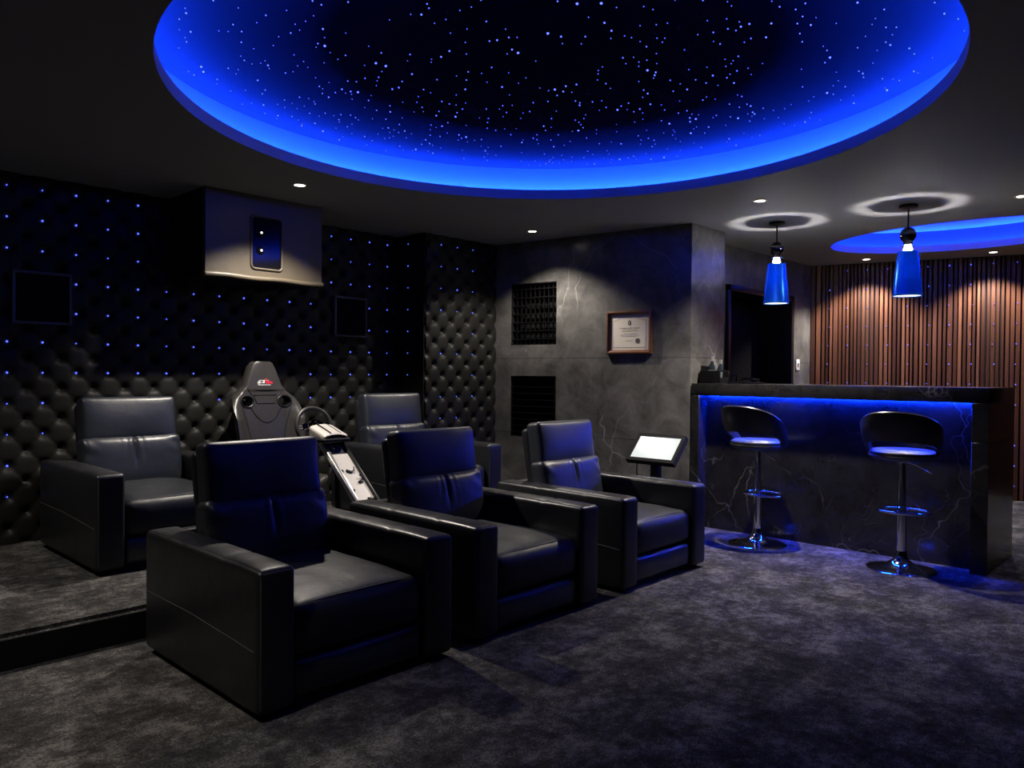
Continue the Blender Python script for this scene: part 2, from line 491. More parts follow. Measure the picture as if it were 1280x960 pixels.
# blue dot lights on the tufted wall (only where the photo shows them)
dm = None
def dot_mesh(r, name='wall_light_dot'):
    bm = new_bm(); bmesh.ops.create_uvsphere(bm, u_segments=10, v_segments=6, radius=r)
    me = bpy.data.meshes.new(name); bm.to_mesh(me); bm.free(); me.materials.append(M['dot']); return me
DM = [dot_mesh(r) for r in (.0046, .0058, .0068)]
def hidden(px, py):
    if 203 < px < 407 and py < 356 and py > 225: return True              # projector housing
    if 8 < px < 90 and 333 < py < 411: return True
    if 410 < px < 457 and 368 < py < 424: return True
    if 88 < px < 250 and py > 488: return True                            # back-left armchair
    if 40 < px < 160 and py > 566: return True
    if 284 < px < 372 and py > 454: return True                           # racing seat
    if 238 < px < 440 and py > 545: return True
    if 372 < px < 418 and py > 508: return True
    if 448 < px < 540 and py > 484: return True
    if 225 < px < 246 and py > 556: return True
    if 418 < px < 640 and py > 545: return True
    return False
rd = random.Random(3)
def dot(p, label, group, big=.5):
    o = bpy.data.objects.new('wall_light_dot', DM[rd.choices((0, 1, 2), (1 - big, .5, big))[0]]); o.location = p; C.objects.link(o)
    tag(o, label, 'dot light', group)
for i in range(16):
    for j in range(11):
        p = (LX0 + i * LX, WY - .007, LZ0 - j * LZ)
        q = in_view(p)
        if p[0] > 4.47 or q[0] < 0 or hidden(q[0], q[1]) or (j > 7 and i > 1): continue
        dot(p, 'tiny blue light set in a button of the black tufted back wall', 'dot lights on the tufted back wall', .6)
for i in range(4):
    for j in range(9):
        if (j > 3 and rd.random() < .45) or (i == 3 and rd.random() < .4): continue
        p = (4.742 + i * LX - .02 * (i == 3), PJ - .007, LZ0 - j * LZ)
        q = in_view(p)
        if hidden(q[0], q[1]): continue
        dot(p, 'faint blue light in the tufted panel beside the grey stone wall', 'dot lights on the projecting tufted panel', .1)
for j in range(7):
    dot((4.512, 5.64, LZ0 - j * LZ), 'dim blue light on the shaded side of the tufted projection', 'dot lights on the dark return', .02)

# stone wall: large slabs with joints and two openings
SD = (S1 - S0).normalized(); SL = (S1 - S0).length; SN = V((-SD.y, SD.x))   # SN points into the wall (away from room)
if SN.x < 0: SN = -SN
MS = frame_matrix((S0.x, S0.y, 0), (SD.x, SD.y, 0), (SN.x, SN.y, 0), (0, 0, 1))   # x along wall, y into wall
def s_of(y): return (y - S0.y) / SD.y
G = [(s_of(5.216), s_of(4.689), 1.582, 2.186), (s_of(5.222), s_of(4.697), .68, 1.279)]
xs = sorted({0, G[0][0], G[0][1], SL}); zs = [0, .68, .80, 1.28, 1.45, 1.582, 2.178, CZ]
bm = new_bm()
def slab(x0, x1, z0, z1):
    e = .0012
    box(bm, (x0, 0, z0), (x1, .03, z1), MS)
joint = .0016
for (z0, z1) in ((0, .72), (.72, 1.45), (1.45, CZ)):
    z0 += joint; z1 -= joint
    cut = [g for g in G if g[2] < z1 and g[3] > z0]
    if not cut: slab(0, SL, z0, z1); continue
    slab(0, G[0][0], z0, z1); slab(G[0][1], SL, z0, z1)
    zz = z0
    for g in sorted(cut, key=lambda g: g[2]):
        if g[2] > zz: slab(G[0][0], G[0][1], zz, g[2])
        zz = max(zz, g[3])
    if zz < z1: slab(G[0][0], G[0][1], zz, z1)
o = obj('wall_right_stone', bm, M['stone'], smooth=False); struct(o, 'grey veined stone slab wall with the framed certificate and two black grilles')
bm = new_bm()
for a, b in ((0, G[0][0]), (G[0][1], SL)): box(bm, (a, .031, 0), (b, .05, CZ), MS)
box(bm, (G[0][0], .031, G[1][3]), (G[0][1], .05, G[0][2]), MS)
obj('joint_backing', bm, M['grout'], o, smooth=False)

def grille(g, label, vertical):
    c = MS @ V(((g[0] + g[1]) / 2, 0, g[2]))
    t = thing('vent_grille', label, 'grille', c, math.atan2(SD.y, SD.x), 'black grilles in the stone wall')
    hw, h = (g[1] - g[0]) / 2, g[3] - g[2]
    # local: x along wall, y into the wall is +  (rotation keeps handedness: local y = left of x)
    sgn = 1 if V((-SD.y, SD.x)).dot(SN) > 0 else -1
    def B(bm, x0, x1, y0, y1, z0, z1): box(bm, (x0, min(sgn * y0, sgn * y1), z0), (x1, max(sgn * y0, sgn * y1), z1))
    bm = new_bm(); e = .002
    B(bm, -hw + e, hw - e, .145, .15, e, h - e); B(bm, -hw + e, -hw + .008, .004, .15, e, h - e); B(bm, hw - .008, hw - e, .004, .15, e, h - e)
    B(bm, -hw + e, hw - e, .004, .15, e, .008); B(bm, -hw + e, hw - e, .004, .15, h - .008, h - e)
    obj('housing', bm, M['dark'], t, smooth=False)
    bm = new_bm(); n = 9 if not vertical else 7
    for k in range(n):
        z = h * (k + .7) / (n + .4); B(bm, -hw + .008, hw - .008, .018, .050, z - .004, z + .004)
    obj('louvre', bm, M['blackmetal'], t, smooth=False)
    if vertical:
        bm = new_bm()
        for k in range(9):
            x = -hw + 2 * hw * (k + 1) / 10; B(bm, x - .003, x + .003, .024, .044, .01, h - .01)
        obj('divider', bm, M['blackmetal'], t, smooth=False)
    return t
grille(G[0], 'upper black grid grille let into the grey stone wall', True)
grille(G[1], 'lower black slatted grille low in the stone wall behind the armchairs', False)

# pillar, step, door wall
bm = new_bm(); prism(bm, [(5.735, 3.351), (6.29, 3.341), (6.29, 3.62), (5.765, 3.64)], 0, 1.449)
prism(bm, [(5.735, 3.351), (6.29, 3.341), (6.29, 3.62), (5.765, 3.64)], 1.452, CZ)
struct(obj('pillar', bm, M['stone'], smooth=False), 'pale-veined grey stone pier standing at the left end of the bar', 'pillar')
DX0, DX1, DZ = 6.90, 8.45, 2.20
def dwy(x): return 3.66 - (x - 6.29) * .04 / 2.615
bm = new_bm()
for a, b, z0, z1 in ((6.26, DX0, 0, 1.449), (6.26, DX0, 1.452, CZ), (DX1, 8.905, 0, 1.449), (DX1, 8.905, 1.452, CZ), (DX0, DX1, DZ, CZ)):
    prism(bm, [(a, dwy(a)), (b, dwy(b)), (b, dwy(b) + .12), (a, dwy(a) + .12)], z0, z1)
struct(obj('wall_door', bm, M['stone'], smooth=False), 'grey stone wall around the black doorway behind the bar')
bm = new_bm()
for a, b, z0, z1 in ((DX0, DX0 + .06, 0, DZ), (DX1 - .06, DX1, 0, DZ), (DX0, DX1, DZ - .06, DZ)):
    bbox(bm, (a, 3.618, z0), (b, 4.06, z1), .004)
dr = obj('door_1', bm, M['blackmetal']); struct(dr, 'dark double door in a black frame behind the bar', 'door')
for k, (a, b) in enumerate(((DX0 + .062, (DX0 + DX1) / 2 - .002), ((DX0 + DX1) / 2 + .002, DX1 - .062))):
    bm = new_bm(); bbox(bm, (a, 4.0, .005), (b, 4.05, DZ - .062), .004)
    d = obj('door_leaf', bm, M['dark2'], dr)
    bm = new_bm(); hx = b - .07 if k == 0 else a + .07
    tube(bm, [(hx, 4.0, 1.0), (hx, 3.955, 1.0), (hx, 3.955, 1.3), (hx, 4.0, 1.3)], .009, 8)
    obj('handle', bm, M['blackmetal'], d)

# slatted timber wall
LN = V((-LD.y, LD.x)); LN = LN if LN.x > 0 else -LN
ML = frame_matrix((L0.x, L0.y, 0), (LD.x, LD.y, 0), (LN.x, LN.y, 0), (0, 0, 1))
bm = new_bm(); s = .004; rs2 = random.Random(5)
while s < 5.8:
    wd = rs2.choice((.024, .028, .032, .036, .046)); dp = rs2.choice((0, 0, .006, .012))
    t = bmesh.new(); box(t, (s, dp, .006), (s + wd, .04, CZ - .004))
    bmesh.ops.bevel(t, geom=[e for e in t.edges if abs(e.verts[0].co.z - e.verts[1].co.z) > 1], offset=.003, segments=1, affect='EDGES')
    merge(bm, t, ML); s += wd + rs2.choice((.011, .013, .015, .017))
o = obj('wall_slatted', bm, M['slat']); struct(o, 'wall of upright walnut timber slats behind the bar')
bm = new_bm(); box(bm, (0, .041, 0), (5.84, .12, CZ), ML); obj('backing', bm, M['dark'], o, smooth=False)
for i in range(10):
    for j in range(12):
        sl = .2 + i * .2035 + rs2.uniform(-.012, .012); z = 2.513 - .2145 * j
        p = ML @ V((sl, -.004, z)); q = in_view(p)
        if q[0] > 1282 or (q[0] < 1264 and q[1] > 476 + (q[0] - 863) * .03): continue
        if 1117 < q[0] < 1156 and q[1] < 376: continue
        if rs2.random() < .06: continue
        dot(p, 'tiny violet-blue light glinting between the walnut slats', 'dot lights on the slatted wall', .15)

# rest of the shell (behind and beside the camera)
wall_box('wall_left', (-1.2, -2.0), (-1.2, 5.98), 0, CZ, .1, M['darkwall'], 'plain dark left side wall')
E2 = L0 + LD * 5.84
wall_box('wall_front', (-1.3, -2.0), (E2.x + .2, -2.0), 0, CZ, .1, M['darkwall'], 'plain dark front wall behind the camera', -1)

# ------------------------------------------------------------------ downlights
def downlight(x, y, label, power, size, blend, warm=(1, .90, .79)):
    t = thing('ceiling_downlight', label, 'downlight', (x, y, CZ), 0, 'recessed ceiling downlights')
    bm = new_bm(); lathe(bm, [(.036, -.001), (.038, -.005), (.050, -.006), (.054, -.001), (.054, 0)], seg=28)
    obj('trim_ring', bm, M['alu'], t)
    bm = new_bm(); lathe(bm, [(0, -.0025), (.036, -.002)], seg=24); obj('lens', bm, M['lamp'], t, normals=False)
    l = bpy.data.lights.new('downlight_beam', 'SPOT'); l.energy = power; l.color = warm; l.spot_size = math.radians(size); l.spot_blend = blend
    l.shadow_soft_size = .03
    lo = bpy.data.objects.new('downlight_beam', l); lo.location = (0, 0, -.035); link(lo, t)
    return t
downlight(2.80, 4.69, 'lit downlight above the projector housing, nearest the left of the room', 210, 116, .6)
downlight(5.12, 4.62, 'lit downlight close to the grey stone wall above the upper grille', 95, 122, .6)
downlight(5.33, 2.55, 'lit downlight in front of the bar beside the left pendant', 310, 119, 1.0)
downlight(8.757, 2.95, 'lit downlight at the slatted wall, between the two pendants', 195, 114, .5)
downlight(9.086, 1.81, 'lit downlight at the slatted wall, right of both pendants', 195, 114, .5)
downlight(6.416, 1.106, 'lit downlight at the right edge of the photo by the blue oval recess', 35, 100, .6)
downlight(.50, 4.60, 'downlight over the left end of the step platform', 95, 105, .7)
downlight(.20, 2.35, 'downlight on the left of the large starry recess', 110, 90, .9)
downlight(3.35, -1.3, 'downlight on the near side of the large starry recess', 40, 64, .9)

# ------------------------------------------------------------------ projector housing
bt = thing('projector_housing', 'black leather-padded projector box hung from the ceiling in front of the tufted wall', 'projector box', (2.835, 5.2, 1.965))
bw, bh, bd = .465, CZ - 1.965, .58
wx0, wx1, wz0, wz1 = -.125, .12, .09, .475           # window opening on the front
bm = new_bm()
def padf(u, p): return p
for lo, hi in (((-bw, 0, .03), (wx0, .05, bh)), ((wx1, 0, .03), (bw, .05, bh)), ((wx0, 0, .03), (wx1, .05, wz0)), ((wx0, 0, wz1), (wx1, .05, bh))):
    box(bm, lo, hi)
o = obj('front_panel', bm, M['boxleather'], bt, smooth=False)
bm = new_bm()
box(bm, (-bw, .05, .03), (-bw + .02, bd, bh)); box(bm, (bw - .02, .05, .03), (bw, bd, bh)); box(bm, (-bw, .05, .012), (bw, bd, .03))
obj('side_panel', bm, M['dark'], bt, smooth=False)
bm = new_bm()
rbox(bm, (0, .015, .018), (2 * bw + .03, .07, .036), .016, (24, 2, 2), lambda u, p: p + V((0, 0, .003 * math.sin(u.x * 7))))
obj('bottom_roll', bm, M['boxleather'], bt)
bm = new_bm()                                         # rounded window frame
def rrect(x0, x1, z0, z1, r, n=6):
    pts = []
    for cx, cz, a0 in ((x1 - r, z1 - r, 0), (x0 + r, z1 - r, PI / 2), (x0 + r, z0 + r, PI), (x1 - r, z0 + r, 1.5 * PI)):
        for k in range(n + 1): pts.append((cx + r * math.cos(a0 + PI / 2 * k / n), cz + r * math.sin(a0 + PI / 2 * k / n)))
    return pts
tube(bm, [(x, -.004, z) for x, z in rrect(wx0, wx1, wz0, wz1, .03)], .008, 8, closed=True)
obj('window_trim', bm, M['boxleather'], bt)
bm = new_bm(); rr = rrect(wx0, wx1, wz0, wz1, .03)
a = [bm.verts.new((x, .002, z)) for x, z in rr]; b = [bm.verts.new((x, .006, z)) for x, z in rr]
bm.faces.new(a); bm.faces.new(b[::-1])
for i in range(len(a)): bm.faces.new((a[i], a[(i + 1) % len(a)], b[(i + 1) % len(a)], b[i]))
obj('window_pane', bm, M['blackgloss'], bt, smooth=False)
for k, z in enumerate((.225, .355)):
    bm = new_bm(); lathe(bm, [(.0, .012), (.016, .01), (.026, .002), (.030, 0), (.030, -.004)], seg=24)
    for v in bm.verts: v.co = V((v.co.x - .055, -v.co.z, v.co.y + z))
    le = obj('lens', bm, M['blackgloss'], bt)
    bm = new_bm(); bmesh.ops.create_uvsphere(bm, u_segments=10, v_segments=6, radius=.0075, matrix=Matrix.Translation((-.05, -.012, z)))  # small glowing bead set on the lens as its white spot
    obj('white_bead', bm, mat('bead_glow_%d' % k, (1, 1, 1), .3, emit=(1, .95, .85), es=3, sample=False), le)
    le['label'] = 'round dark lens with a glowing white bead'

# in-wall speakers
def speaker(x0, x1, z0, z1, label):
    w_, h = x1 - x0, z1 - z0
    t = thing('wall_speaker', label, 'speaker', ((x0 + x1) / 2, WY - .06, z0), 0, 'square speakers on the tufted wall')
    bm = new_bm(); fw = .016
    for lo, hi in (((-w_ / 2, -.012, 0), (-w_ / 2 + fw, .05, h)), ((w_ / 2 - fw, -.012, 0), (w_ / 2, .05, h)), ((-w_ / 2 + fw, -.012, 0), (w_ / 2 - fw, .05, fw)), ((-w_ / 2 + fw, -.012, h - fw), (w_ / 2 - fw, .05, h))):
        box(bm, lo, hi)
    obj('frame', bm, M['spkframe'], t, smooth=False)
    bm = new_bm(); box(bm, (-w_ / 2 + fw, -.004, fw), (w_ / 2 - fw, .05, h - fw)); obj('grille_cloth', bm, M['spkcloth'], t, smooth=False)
speaker(1.352, 1.702, 1.606, 1.954, 'square black speaker with a thin grey frame at the left end of the tufted wall')
speaker(3.80, 4.142, 1.619, 1.977, 'square black speaker on the tufted wall right of the projector box')

# ------------------------------------------------------------------ armchairs
W, D = .96, 1.09
def make_chair(label):
    t = thing('recliner_armchair', label, 'armchair', (0, 0, 0), 0, 'black leather home cinema armchairs')
    hw = W / 2
    for s in (-1, 1):
        bm = new_bm(); cx = s * (hw - .0775)
        def af(u, p, s=s):
            q = p.copy()
            if u.z > .9: q.z += .008 * (1 - u.x * u.x) * (1 - abs(u.y) ** 6)
            if u.y > .98: q.y -= .0
            q.x += s * .004 * (1 - u.z * u.z) * (1 - u.y ** 4)
            for yy in (-.42, .30):                       # seams across the arm top
                if u.z > .5: q.z -= .005 * math.exp(-((u.y - yy) / .018) ** 2)
            return q
        rbox(bm, (cx, .53, .295), (.155, 1.06, .54), .024, (3, 40, 12), af)
        arm = obj('arm', bm, M['leather'], t)
        bm = new_bm(); xo = cx + s * .0795
        pts = []
        for k in range(25):
            y = .03 + 1.0 * k / 24
            pts.append((cx + s * (.0775 + .004 * (1 - (2 * (y - .53) / 1.06) ** 4) * .9 + .0008), y, .262 + .03 * min(1, (y - .03) / .55) ** .8))
        tube(bm, pts, .0022, 6)
        # front edge piping
        pz = [(cx - .0655, .006, .05), (cx - .0655, .006, .54), (cx - .055, .006, .5525), (cx + .055, .006, .5525), (cx + .0655, .006, .54), (cx + .0655, .006, .05)]
        tube(bm, pz, .0032, 6)
        obj('seam', bm, M['thread'], arm)
    bm = new_bm()                                         # seat cushion
    def sf(u, p):
        q = p.copy()
        if u.z > 0:
            q.z += .032 * (1 - u.x ** 4) * (1 - max(0, -u.y - .1) ** 2.2 / .9 ** 2.2 * .95) * u.z
        if u.y < 0: q.y += -.018 * (1 - u.z ** 2) * (1 - u.x ** 4) * min(1, -u.y)
        q.z += .004 * noise.noise(V((p.x * 7, p.y * 7, 3))) * max(0, u.z)
        return q
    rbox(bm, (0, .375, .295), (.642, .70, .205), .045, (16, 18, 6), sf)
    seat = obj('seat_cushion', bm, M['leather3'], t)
    bm = new_bm()
    tube(bm, [(x, .058 - .010 * (1 - (x / .32) ** 4), .388 + .012 * (1 - (x / .31) ** 4)) for x in [-.29 + .58 * k / 20 for k in range(21)]], .0024, 6)
    obj('seam', bm, M['leather_blue'], seat)
    bm = new_bm()                                         # footrest flap
    rbox(bm, (0, .075, .108), (.642, .09, .155), .03, (12, 3, 5), lambda u, p: p + V((0, -.012 * (1 - u.z ** 2) * (1 - u.x ** 6) if u.y < 0 else 0, 0)))
    obj('footrest', bm, M['leather_blue'], t)
    lean = math.radians(10)
    Mb = Matrix.Translation((0, .80, .42)) @ Matrix.Rotation(-lean, 4, 'X')
    bm = new_bm()                                         # lower back cushion
    def bf(u, p):
        q = p.copy()
        if u.y < 0:
            q.y -= .028 * (1 - u.x ** 4) * (1 - u.z ** 4) * -u.y
            q.y += .014 * math.exp(-(p.x / .010) ** 2) * max(0, 1 - abs(u.z - .55) * 1.1)      # centre tuck
            for sx, a in ((-.85, 1), (.85, 1)):
                q.y += .006 * math.sin(p.z * 60 + u.x * 9) * math.exp(-((u.x - sx) / .14) ** 2) * max(0, u.z)
            fold = math.exp(-((abs(p.x) - .05) / .03) ** 2) * .0022 * math.sin(abs(p.x) * 130 + p.z * 12)
            q.y += fold * max(0, u.z + .3)
        return q
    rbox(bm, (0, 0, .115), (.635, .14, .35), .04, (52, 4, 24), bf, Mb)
    obj('back_cushion', bm, M['leather_blue'], t)
    Mh = Mb @ Matrix.Translation((0, .01, .405)) @ Matrix.Rotation(math.radians(2), 4, 'X')
    bm = new_bm()                                         # headrest cushion
    def hf(u, p):
        q = p.copy()
        if u.y < 0: q.y -= (.022 * (1 - u.x ** 4) * (1 - ((u.z + .1) / 1.1) ** 2 if abs(u.z) < 1 else 0)) * -u.y
        q.x *= 1 - .012 * (1 - u.z * u.z)
        return q
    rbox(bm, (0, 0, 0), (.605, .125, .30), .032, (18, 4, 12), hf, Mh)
    obj('headrest', bm, M['leather_blue'], t)
    bm = new_bm()                                         # back shell behind the cushions
    rbox(bm, (0, .085, .22), (.60, .07, .60), .025, (6, 2, 6), None, Mb)
    obj('back_shell', bm, M['leather'], t)
    bm = new_bm(); bbox(bm, (-hw + .157, .985, .035), (hw - .157, 1.06, .555), .015, 3)
    obj('rear_panel', bm, M['leather'], t)
    bm = new_bm(); box(bm, (-hw + .03, .05, 0), (hw - .03, 1.03, .04)); obj('plinth', bm, M['dark'], t, smooth=False)
    return t
ch = make_chair('black leather recliner nearest the camera, first of the front row')
ch.location = (1.375 + W / 2, 2.575, 0)
GR = 'black leather home cinema armchairs'
dup(ch, (2.49 + W / 2, 2.585, 0), 0, 'middle black leather recliner of the front row of three', GR)
dup(ch, (3.69 + W / 2, 2.585, 0), 0, 'front-row black leather recliner beside the touchscreen stand and the bar', GR)
dup(ch, (1.457 + W / 2, 4.53, PZ), 0, 'black leather recliner on the step at the left, below the square speaker', GR)
dup(ch, (3.545 + W / 2, 4.38, PZ), 0, 'black leather recliner on the step right of the racing seat', GR)

# ------------------------------------------------------------------ racing simulator
sim = thing('racing_simulator', 'racing simulator with black bucket seat, steering wheel and sloping silver pedal plate', 'simulator', (2.98, 4.6, PZ))
# local: +y backwards (towards the tufted wall), z from the platform
def out_w(z):
    pts = [(.25, .19), (.40, .235), (.60, .27), (.80, .285), (.88, .285), (.94, .262), (.99, .205), (1.03, .165), (1.10, .138), (1.18, .105), (1.215, .085), (1.225, .06)]
    if z <= pts[0][0]: return pts[0][1]
    for (a, b), (c, d) in zip(pts, pts[1:]):
        if z <= c: return b + (d - b) * (z - a) / (c - a)
    return pts[-1][1]
def seat_front(x, z):
    w_ = out_w(z); u = x / w_
    base = .80 + (z - .3) * .13
    bol = .12 * max(0, (abs(u) - .55) / .45) ** 1.4 * max(0, min(1, (.98 - z) / .2))
    roll_ = .03 * max(0, (abs(u) - .86) / .14) ** 2
    bulge = .015 * math.cos(u * PI / 2) * (1 if z > 1.0 else .3)
    return base - bol - bulge + roll_
bm = new_bm(); nu, nv = 44, 84; gf, gb = [], []
for j in range(nv + 1):
    z = .25 + (1.225 - .25) * j / nv; w_ = out_w(z); rf, rb = [], []
    for i in range(nu + 1):
        x = w_ * (-1 + 2 * i / nu); y = seat_front(x, z); th = .085 * math.sqrt(max(0, 1 - (abs(x) / w_) ** 8)) * (1 if j < nv - 2 else .4)
        rf.append(bm.verts.new((x, y, z))); rb.append(bm.verts.new((x, y + .03 + th, z)))
    gf.append(rf); gb.append(rb)
def in_hole(x, z): return ((abs(x) - .158) / .052) ** 2 + ((z - .915 - .0 * x) / .040) ** 2 < 1
rim = []
for j in range(nv):
    for i in range(nu):
        c = (gf[j][i].co + gf[j + 1][i + 1].co) / 2
        if in_hole(c.x, c.z): continue
        bm.faces.new((gf[j][i], gf[j][i + 1], gf[j + 1][i + 1], gf[j + 1][i]))
        bm.faces.new((gb[j][i], gb[j + 1][i], gb[j + 1][i + 1], gb[j][i + 1]))
for j in range(nv):
    bm.faces.new((gf[j][0], gf[j + 1][0], gb[j + 1][0], gb[j][0])); bm.faces.new((gf[j][nu], gb[j][nu], gb[j + 1][nu], gf[j + 1][nu]))
for i in range(nu):
    bm.faces.new((gf[nv][i], gf[nv][i + 1], gb[nv][i + 1], gb[nv][i])); bm.faces.new((gf[0][i], gb[0][i], gb[0][i + 1], gf[0][i + 1]))
for v in [v for v in bm.verts if not v.link_faces]: bm.verts.remove(v)
M['simleather'] = leather('sim_seat_vinyl', (.040, .038, .035), .34)
sb = obj('seat_back', bm, M['simleather'], sim)
for s in (-1, 1):                                            # harness openings
    bm = new_bm(); ring = []
    for k in range(28):
        a = 2 * PI * k / 28; x = s * .158 + .056 * math.cos(a); z = .915 + .044 * math.sin(a); ring.append((x, seat_front(x, z) - .002, z))
    tube(bm, ring, .0065, 8, closed=True)
    n = 28; a_ = [bm.verts.new(p) for p in ring]; b_ = [bm.verts.new((p[0], p[1] + .12, p[2])) for p in ring]
    for k in range(n): bm.faces.new((a_[k], a_[(k + 1) % n], b_[(k + 1) % n], b_[k]))
    h = obj('harness_slot', bm, M['black'], sb)
    h['label'] = 'black oval harness opening'
bm = new_bm()
def fline(pts, r=.003):
    out = []
    for (x0, z0), (x1, z1) in zip(pts, pts[1:]):
        for k in range(6): out.append((x0 + (x1 - x0) * k / 6, z0 + (z1 - z0) * k / 6))
    out.append(pts[-1])
    tube(bm, [(x, seat_front(x, z) - .001, z) for x, z in out], r, 6)
fline([(-.10, .965), (.10, .965)], .004); fline([(-.10, .965), (-.075, .90), (.075, .90), (.10, .965)], .004)
fline([(-.13, .87), (-.085, .80), (-.04, .762), (0, .75), (.04, .762), (.085, .80), (.13, .87)], .004)
fline([(-.205, .87), (-.17, .76), (-.145, .66), (-.13, .45)]); fline([(.205, .87), (.17, .76), (.145, .66), (.13, .45)])
fline([(-.155, 1.03), (-.11, .96)]); fline([(.155, 1.03), (.11, .96)])
obj('seam', bm, M['black'], sb)
# mark on the headrest
def mark(bm, x0, x1, z0, z1, sh=0):
    c = [(x0, z0), (x1, z0), (x1 + sh, z1), (x0 + sh, z1)]
    f_ = [bm.verts.new((x, seat_front(x, z) - .003, z)) for x, z in c]; g_ = [bm.verts.new((x, seat_front(x, z) + .002, z)) for x, z in c]
    bm.faces.new(f_); bm.faces.new(g_[::-1])
    for k in range(4): bm.faces.new((f_[k], f_[(k + 1) % 4], g_[(k + 1) % 4], g_[k]))
bm = new_bm(); mz = 1.052
for a in ((-.052, .028, .024, .028), (-.064, -.040, .006, .015), (-.058, -.038, .016, .019), (-.064, -.044, .0, .004), (-.034, -.026, .004, .012), (-.022, -.008, .004, .024, .003),
          (-.060, .044, -.012, -.007), (-.064, -.046, -.007, -.004)):
    mark(bm, a[0], a[1], mz + a[2], mz + a[3], a[4] if len(a) > 4 else 0)
lg = obj('emblem', bm, M['white'], sb, smooth=False); lg['label'] = 'white part of the stitched headrest mark'
bm = new_bm()
for a in ((.004, .020, .0, .040, -.006), (.020, .030, .0, .024), (.032, .040, .0, .020), (.042, .050, .0, .020), (.052, .062, .002, .016), (.002, .064, .0, .005)):
    mark(bm, a[0], a[1], mz + a[2], mz + a[3], a[4] if len(a) > 4 else 0)
lg = obj('emblem', bm, M['red'], sb, smooth=False); lg['label'] = 'red part of the stitched headrest mark'
bm = new_bm()                                                # seat base cushion
def cf(u, p): return p + V((0, 0, .05 * max(0, (abs(u.x) - .6) / .4) ** 1.5 * (1 if u.z > 0 else 0)))
rbox(bm, (0, .60, .27), (.50, .50, .14), .045, (16, 10, 4), cf); obj('seat_base', bm, M['simleather'], sim)
bm = new_bm()                                                # floor frame
for s in (-1, 1):
    tube(bm, [(s * .17, .95, .03), (s * .17, -.2, .03), (s * .12, -.62, .03)], .022, 10)
    tube(bm, [(s * .17, .80, .03), (s * .17, .78, .22)], .018, 8); tube(bm, [(s * .17, .40, .03), (s * .17, .40, .22)], .018, 8)
tube(bm, [(-.17, .9, .03), (.17, .9, .03)], .02, 8); tube(bm, [(-.12, -.62, .03), (.12, -.62, .03)], .02, 8)
obj('floor_frame', bm, M['blackmetal'], sim)
# sloping plate with two rails, from the wheel deck down to the pedals
top, bot = V((.035, .02, .655)), V((.035, -.66, .075)); dv = (bot - top).normalized(); nv_ = V((0, dv.z, -dv.y)) * -1
if nv_.z < 0: nv_ = -nv_
Mp = Matrix.Identity(4); ln = (bot - top).length
for i in range(3): Mp[i][0], Mp[i][1], Mp[i][2], Mp[i][3] = (1, 0, 0)[i], dv[i], nv_[i], top[i]
bm = new_bm(); box(bm, (-.058, .13, -.004), (.066, ln, .004), Mp); o = obj('pedal_plate', bm, M['silver'], sim, smooth=False)
bm = new_bm(); box(bm, (-.05, .01, -.006), (.066, .13, .003), Mp); obj('column_cover', bm, mat('slate_blue_plate', (.06, .065, .09), .4), sim, smooth=False)
for s in (-1, 1):
    bm = new_bm(); bbox(bm, (s * .080 - .014, -.02, -.025), (s * .080 + .014, ln, .016), .004, 2, Mp); obj('side_rail', bm, M['alu'] if s < 0 else M['blackmetal'], sim)
for (x, y, r) in ((-.01, .30, .5), (.035, .40, -.4), (.03, .56, .2)):
    bm = new_bm(); Mr = Mp @ Matrix.Translation((x, y, .008)) @ Matrix.Rotation(r, 4, 'Z')
    bbox(bm, (-.022, -.010, -.004), (.022, .010, .006), .003, 2, Mr); tube(bm, [Mr @ V((.018, 0, .002)), Mr @ V((.034, -.02, .008)), Mr @ V((.030, -.045, .012))], .005, 8)
    obj('pedal', bm, M['blackmetal'], sim)
for y in (.28, .46):
    bm = new_bm(); box(bm, (-.066, y, -.01), (-.05, y + .018, .012), Mp); obj('clip', bm, M['black'], sim, smooth=False)
bm = new_bm(); tube(bm, [Mp @ V((-.03, .0, .012)), Mp @ V((-.032, .09, .02))], .006, 8); obj('lever', bm, M['alu'], sim)
# deck and wheel base
bm = new_bm()
def deckf(u, p): return p + V((0, 0, -.016 * u.x ** 2 + .030 * u.y * (u.z > 0)))
rbox(bm, (0.03, .045, .715), (.20, .20, .065), .016, (12, 8, 3), deckf, Matrix.Translation((0, 0, 0)))
wb = obj('wheel_base', bm, M['silver'], sim)
bm = new_bm(); rbox(bm, (0.03, .03, .668), (.22, .20, .03), .012, (4, 4, 2)); obj('wheel_deck', bm, M['black'], sim)
bm = new_bm(); tube(bm, [(-.01, -.045, .722), (-.01, .13, .776)], .005, 6); tube(bm, [(.07, -.045, .720), (.07, .13, .773)], .0025, 6); obj('groove', bm, M['black'], wb)
Mw = Matrix.Translation((.02, .21, .748)) @ Matrix.Rotation(math.radians(-18), 4, 'X')
bm = new_bm(); tube(bm, [Mw @ V((.142 * math.cos(2 * PI * k / 48), 0, .142 * math.sin(2 * PI * k / 48))) for k in range(48)], .0155, 12, closed=True)
wh = obj('steering_wheel', bm, M['simleather'], sim)
bm = new_bm()
for a in (0, PI, 1.5 * PI):
    d = V((math.cos(a), 0, math.sin(a))); e = V((-math.sin(a), 0, math.cos(a)))
    tube(bm, [Mw @ (d * .04 + e * .008), Mw @ (d * .135 + e * .010)], [.010, .006], 8); tube(bm, [Mw @ (d * .04 - e * .008), Mw @ (d * .135 - e * .010)], [.010, .006], 8)
obj('spoke', bm, M['alu'], wh)
bm = new_bm(); lathe(bm, [(0, -.03), (.05, -.025), (.055, 0), (.05, .03), (.03, .07), (0, .07)], seg=24)
